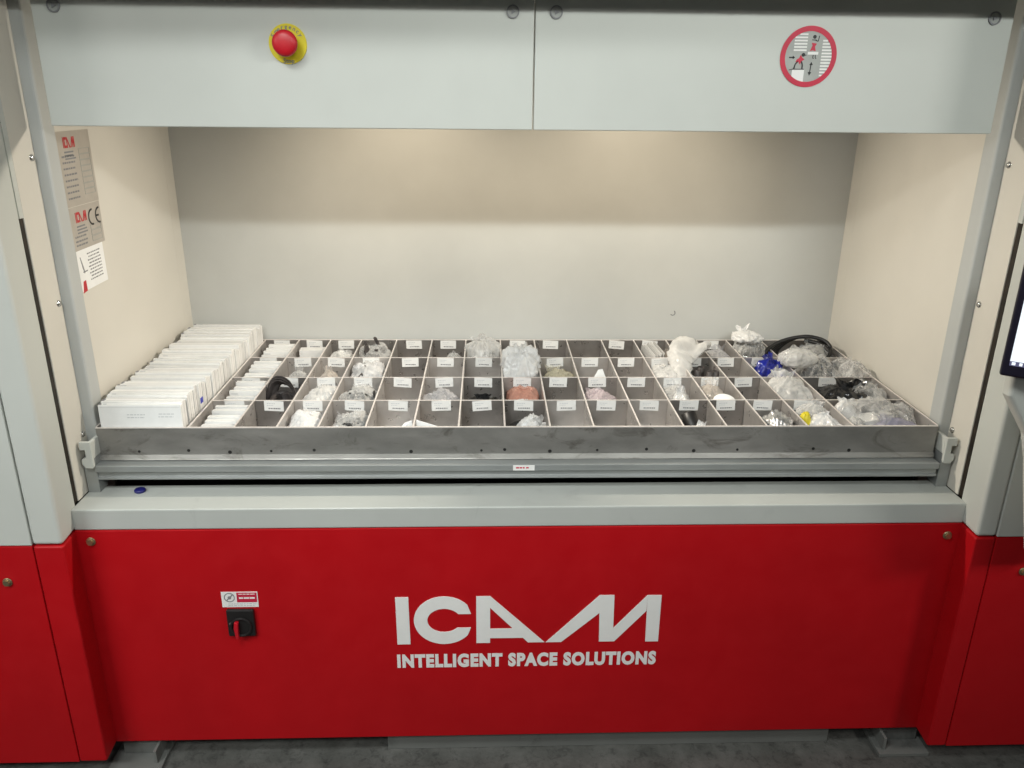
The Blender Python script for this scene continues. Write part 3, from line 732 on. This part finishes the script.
# ---- third row
bag(3,3,M['tanbag'],-.040,'small tan bag', fx=.42, fy=.4, w=.6, d=.5)
bag(4,3,M['silverbag'],.002,'silvery bag of small parts', fy=.5, d=.85, w=1.0, amp=.55, contents='parts')
bag(8,3,M['whitebag'],.050,'big silvery bag sticking up', fx=.52, fy=.55, w=1.02, d=.8, amp=.75, contents='parts')
bag(9,3,M['yellowbag'],-.052,'low yellowish bag', fx=.55, fy=.5)
paper(10,3,[(.22,.30,-.080),(.98,.34,-.080),(.72,.42,-.002),(.60,.42,-.004)],M['paper'],'white paper wedge')
bag(12,3,M['milky'],-.010,'milky bag with a white sheet', fx=.45, w=.9, contents='white')
o = empty('black_tubes', L(D[13]+.075, 2*RH+.10, FZ), TR); tag(o, 'upright dark tubes in the '+where(13,3), 'tube bundle')
for k in range(5):
    q = MB(); q.lathe([(.012,0),(.012,.088),(.009,.089),(.009,.03)], ((-.030+.018*k, .03*math.sin(k*1.9), .001),(1,0,0),(0,1,0)), n=18); q.build('tube', M['webbing'], o)
# big milky bag hanging from the back row over the third row
SEED[0] += 1
def drape(name, mat, path, widths, seed, th=.018, label='', amp=.012):
    """gathered film along a path of (x,y,z) with a width at each point"""
    pts = spline(path, 8); k = len(pts); bm = bmesh.new(); rings = []; n_ = 22
    for a, p in enumerate(pts):
        t = a/(k-1)*(len(widths)-1); j = min(int(t), len(widths)-2); w_ = widths[j]+(widths[j+1]-widths[j])*(t-j)
        tg = (pts[min(a+1,k-1)]-pts[max(a-1,0)]).normalized(); sd = Vector((1,0,0)); sd = (sd-tg*sd.dot(tg)).normalized(); up = sd.cross(tg)
        ring = []
        for b in range(n_):
            c = 2*math.pi*b/n_; q = sd*math.cos(c)*w_/2 + up*math.sin(c)*th*(.6+.8*noise.noise(Vector((b*.35,a*.12,seed))))
            dsp = noise.voronoi((p+q)*38+Vector((seed,)*3))[0][0]*amp*2 + noise.noise((p+q)*60+Vector((seed,)*3))*amp
            ring.append(bm.verts.new(p+q+(q.normalized() if q.length else up)*dsp))
        rings.append(ring)
    for a in range(k-1):
        for b in range(n_): bm.faces.new((rings[a][b], rings[a][(b+1)%n_], rings[a+1][(b+1)%n_], rings[a+1][b]))
    bm.faces.new(rings[0][::-1]); bm.faces.new(rings[-1])
    bmesh.ops.recalc_face_normals(bm, faces=bm.faces)
    me = bpy.data.meshes.new(name); bm.to_mesh(me); bm.free(); me.materials.append(mat); me.polygons.foreach_set('use_smooth', [True]*len(me.polygons))
    o = bpy.data.objects.new(name, me); COL.objects.link(o); o.location = L(0,0,0); o.rotation_euler.z = TR
    tag(o, label, 'bag', 'bags lying in the tray compartments'); return o
o = drape('plastic_bag', M['milky'], [(D[13]-.012,2*RH+.03,-.070),(D[13]-.012,2*RH+.085,-.014),(D[13]-.002,2*RH+.150,.020),(D[13]+.026,3*RH-.010,.042),(D[13]+.048,3*RH+.025,.030),(D[13]+.054,3*RH+.05,.004)], [.040,.050,.066,.098,.104,.080], 5.3, .020, 'white bag hanging over the cell of upright dark tubes', .010)
# ---- back row
q = MB().box(-.046,.046,-.02,.02,0,.082,0); q.box(-.044,.044,-.0205,-.02,.070,.0705,1); o = q.build('carton', [M['card2'], M['card3']]); place(o, D[2]+.060, 3*RH+.145, FZ+.0006, .05); tag(o, 'single white carton standing in the '+where(2,4), 'carton')
bag(3,4,M['milky'],-.036,'low milky bag', fy=.4, d=.6)
bag(4,4,M['clear'],.008,'clear bag full of dark parts', amp=.5, contents='parts', w=1.0)
q = MB()
for k in range(7):
    Mx = Matrix.Rotation(k*.9, 4, 'Z') @ Matrix.Rotation(.8+.2*k, 4, 'X'); q.box(-.006,.006,-.03,.03,-.004,.004,0,Matrix.Translation((.024*math.cos(k*2.1),.02*math.sin(k*1.3),.012*k-.03)) @ Mx)
o = q.build('metal_clips', M['webbing'], None, .001); place(o, D[4]+.048, 3*RH+.085, -.028); tag(o, 'heap of dark metal clips in the '+where(4,4), 'clips')
bag(6,4,M['clear'],-.045,'low clear bag', fx=.7, fy=.3, w=.6, d=.5)
bag(7,4,M['milky'],.060,'tall milky bag', fx=.48, fy=.5, w=.84, d=.6, amp=.55, neck=1.0)
bag(7,4,M['whitebag'],-.030,'flat white bag', fx=.5, fy=.25, w=1.0, d=.42)
bag(8,4,M['tanbag'],-.050,'low beige bag', fy=.5)
for k in range(5):
    q = MB().box(-.0012,.0012,-.075,.07,0,.094+.003*k); o = q.build('card', M['card2'] if k % 2 else M['card3']); place(o, D[12]+.016+.010*k, 3*RH+.10, FZ+.001, .06); o.rotation_euler.y = .16
    tag(o, '%s upright card in the %s' % (['leftmost','second','third','fourth','rightmost'][k], where(12,4)), 'card', 'upright cards in the back row')
bag(12,4,M['tanbag'],-.030,'tan bag beside upright cards', fx=.72, fy=.35, w=.5, d=.5)
bag(14,4,M['greybag'],-.040,'low grey bag', fy=.5)
bag(15,4,M['clear'],.040,'clear bag of black parts', fx=.38, fy=.5, w=.85, d=.7, amp=.5, contents='parts')
bag(15,4,M['whitebag'],.064,'white film atop a clear bag', fx=.30, fy=.50, w=.72, d=.5, amp=.5, low=.030)
bag(15,3,M['bluebag'],.022,'blue plastic bag', fx=.50, fy=.55, w=.74, d=.42, amp=.62, rz=.5)
bag(15,3,M['clear'],.010,'clear bag beside a blue bag', fx=.62, fy=.2, w=.6, d=.45, amp=.5, contents='white')
# black coil of cable in the wide back compartment
o = empty('cable_coil', L(D[16]+.075, 3*RH+.09, FZ), TR); tag(o, 'coil of thick black cable standing up in the back right corner', 'cable')
for k in range(4):
    q = MB(); pts = []
    for a in range(41):
        c = a/40*2*math.pi; pts.append((math.cos(c)*(.118-.010*k)+.014*k, -.045+.022*k+math.sin(c)*.050, .094+.052*math.sin(c+.5)-.006*k))
    q.tube(pts, .0066, n=10); q.build('cable_loop', M['black'], o)
q = MB(); q.tube(spline([(.05,.02,.128),(.10,-.02,.120),(.125,-.08,.09),(.13,-.13,.06)], 10), .007, n=10); q.build('cable_end', M['black'], o)
bag(16,4,M['clear'],.006,'clear bag under the cable', fx=.30, fy=.26, w=.46, d=.45, amp=.5, contents='parts')
bag(16,4,M['clear'],.022,'clear bag of dark parts', fx=.66, fy=.35, w=.5, d=.7, amp=.5, contents='parts')
bag(16,3,M['milky'],.062,'upright milky bag', fx=.10, fy=.52, w=.50, d=.4, amp=.35, low=.000)
bag(16,3,M['clear'],.026,'clear bag of black wires', fx=.44, fy=.55, w=.50, d=.72, amp=.5, contents='wires')
bag(16,3,M['clear'],.012,'clear bag by the right wall', fx=.80, fy=.62, w=.42, d=.6, amp=.5, contents='white')

bag(16,3,M['clear'],.030,'loose clear film against the wall', fx=.86, fy=.25, w=.34, d=.5, amp=.55, low=-.03)
bag(16,1,M['clear'],.012,'thin clear film', fx=.80, fy=.62, w=.36, d=.5, amp=.55)
# small blue cap lying on the shelf
q = MB().lathe([(.0135,0),(.0145,.001),(.0145,.006),(.012,.008),(.003,.0085)], ((-1.035,.100,ZS+.0005),(1,0,0),(0,1,0)), n=28)
tag(q.build('bottle_cap', M['navy']), 'small dark blue cap lying on the grey shelf', 'cap')

# ------------------------------------------------------------------ operator console at the right edge
CON = empty('operator_console', (1.10, -.25, 1.0)); tag(CON, 'dark framed lit monitor on a pale grey arm at the right edge', 'monitor')
mo = Vector((1.0055, -.25, 1.2555)); ang = math.radians(-35)
ex = Vector((math.cos(ang), math.sin(ang), 0)); f = (mo, ex, (0,0,1))
def loc(p): return p - CON.location
mb = MB(); f2 = (loc(mo), ex, (0,0,1))
mb.rect(0, .46, 0, .335, .030, f2, 0, -.030); mb.build('monitor_frame', M['bezel'], CON, .006, 3)
mb = MB(); mb.rect(.015, .44, .036, .320, .0008, f2, 0, .0002); scn = mb.build('screen', M['screen'], CON)
mb = MB(); mb.rect(.015, .44, .026, .0358, .0008, f2, 0, .0002); mb.build('taskbar', M['taskbar'], scn)
mb = MB(); mb.rect(.019, .026, .028, .0345, .0004, f2, 0, .001); mb.rect(.033, .039, .028, .0345, .0004, f2, 0, .001); mb.build('taskbar_icon', M['screen'], scn)
# arm: bent plate from the pillar up to the monitor
fa = (loc(Vector((0,-.19,0))), (1,0,0), (0,0,1))
prof = [(1.046,1.262),(1.048,1.196),(1.114,1.099),(1.136,1.03),(1.150,.966),(1.196,.78),(1.42,.78),(1.42,1.262)]
mb = MB(); mb.prism([(p[0]+.010, p[1]) for p in prof], .036, fa, 0, 0); mb.build('support_arm', M['grey'], CON, .010, 4)

# ------------------------------------------------------------------ lights
def area(name, loc_, target, sx, sy, power, col, spread=180):
    l = bpy.data.lights.new(name, 'AREA'); l.shape = 'RECTANGLE'; l.size = sx; l.size_y = sy; l.energy = power; l.color = col; l.spread = math.radians(spread)
    o = bpy.data.objects.new(name, l); COL.objects.link(o); o.location = loc_
    d = Vector(target)-Vector(loc_); o.rotation_euler = d.to_track_quat('-Z', 'Y').to_euler(); return o
def spot(name, loc_, target, power, col, cone, blend=1.0, rad=.03):
    l = bpy.data.lights.new(name, 'SPOT'); l.energy = power; l.color = col; l.spot_size = math.radians(cone); l.spot_blend = blend; l.shadow_soft_size = rad
    o = bpy.data.objects.new(name, l); COL.objects.link(o); o.location = loc_
    d = Vector(target)-Vector(loc_); o.rotation_euler = d.to_track_quat('-Z', 'Y').to_euler(); return o
area('ceiling_tube_left', (-1.1, -3.2, 3.15), (-.55, 0, 1.80), 1.6, .08, 2.6, (.95, 1.0, .96), 60)
area('ceiling_tube_right', (1.1, -3.2, 3.15), (.55, 0, 1.90), 1.6, .08, 6.2, (.95, 1.0, .96), 52)
area('ceiling_lamp_overhead', (-.9, -1.5, 3.0), (-.18, -.05, .70), .9, .4, 8.4, (.96, 1.0, .98), 75)
area('lower_left_fill', (-2.6, -2.6, 3.0), (-1.5, 0, .55), 1.2, .3, 4.4, (.96, 1.0, .97), 46)  # added unseen fill that brightens the lower left pillar
area('hall_lamp_left', (-3.6, -2.6, 2.9), (.9, .3, 1.4), .8, .10, 25, (1.0, .98, .92))
area('hall_lamp_right', (3.6, -2.6, 2.9), (-.9, .3, 1.6), .8, .10, 46, (1.0, .98, .92))
for sx_ in (-1, 1):
    spot('opening_back_lamp', (sx_*.34, .26, 1.86), (sx_*.40, .95, 1.48), 19, (1.0, .84, .62), 90)
    spot('side_wall_fill', (-sx_*.40, .40, 1.90), (sx_*1.15, .24, 1.0), 68, (1.0, .91, .77), 78)  # added unseen spots that brighten the side walls and pillar returns

w = bpy.data.worlds.new('World'); SC.world = w; w.use_nodes = True
bg = w.node_tree.nodes['Background']; bg.inputs['Color'].default_value = (.92, .97, 1, 1); bg.inputs['Strength'].default_value = .05

# ------------------------------------------------------------------ camera
cam = bpy.data.cameras.new('Camera'); co = bpy.data.objects.new('Camera', cam); COL.objects.link(co); SC.camera = co
cam.sensor_fit = 'HORIZONTAL'; cam.sensor_width = 36; cam.lens = 807.58/1024*36; cam.clip_start = .02; cam.clip_end = 200
yaw, pitch, roll = .0374, .348, .0105
cy, sy, cp, sp = math.cos(yaw), math.sin(yaw), math.cos(pitch), math.sin(pitch)
fw = Vector((sy*cp, cy*cp, -sp)); r0 = Vector((cy, -sy, 0)); u0 = r0.cross(fw)
rt = r0*math.cos(roll)+u0*math.sin(roll); up = u0*math.cos(roll)-r0*math.sin(roll)
mw = Matrix((rt, up, -fw)).transposed().to_4x4(); mw.translation = (-.1137, -1.8706, 1.8262); co.matrix_world = mw

SC.view_settings.view_transform = 'Standard'; SC.view_settings.look = 'None'; SC.view_settings.gamma = 1; SC.view_settings.exposure = 0
SC.render.engine = 'CYCLES'; SC.cycles.max_bounces = 8; SC.cycles.transparent_max_bounces = 12
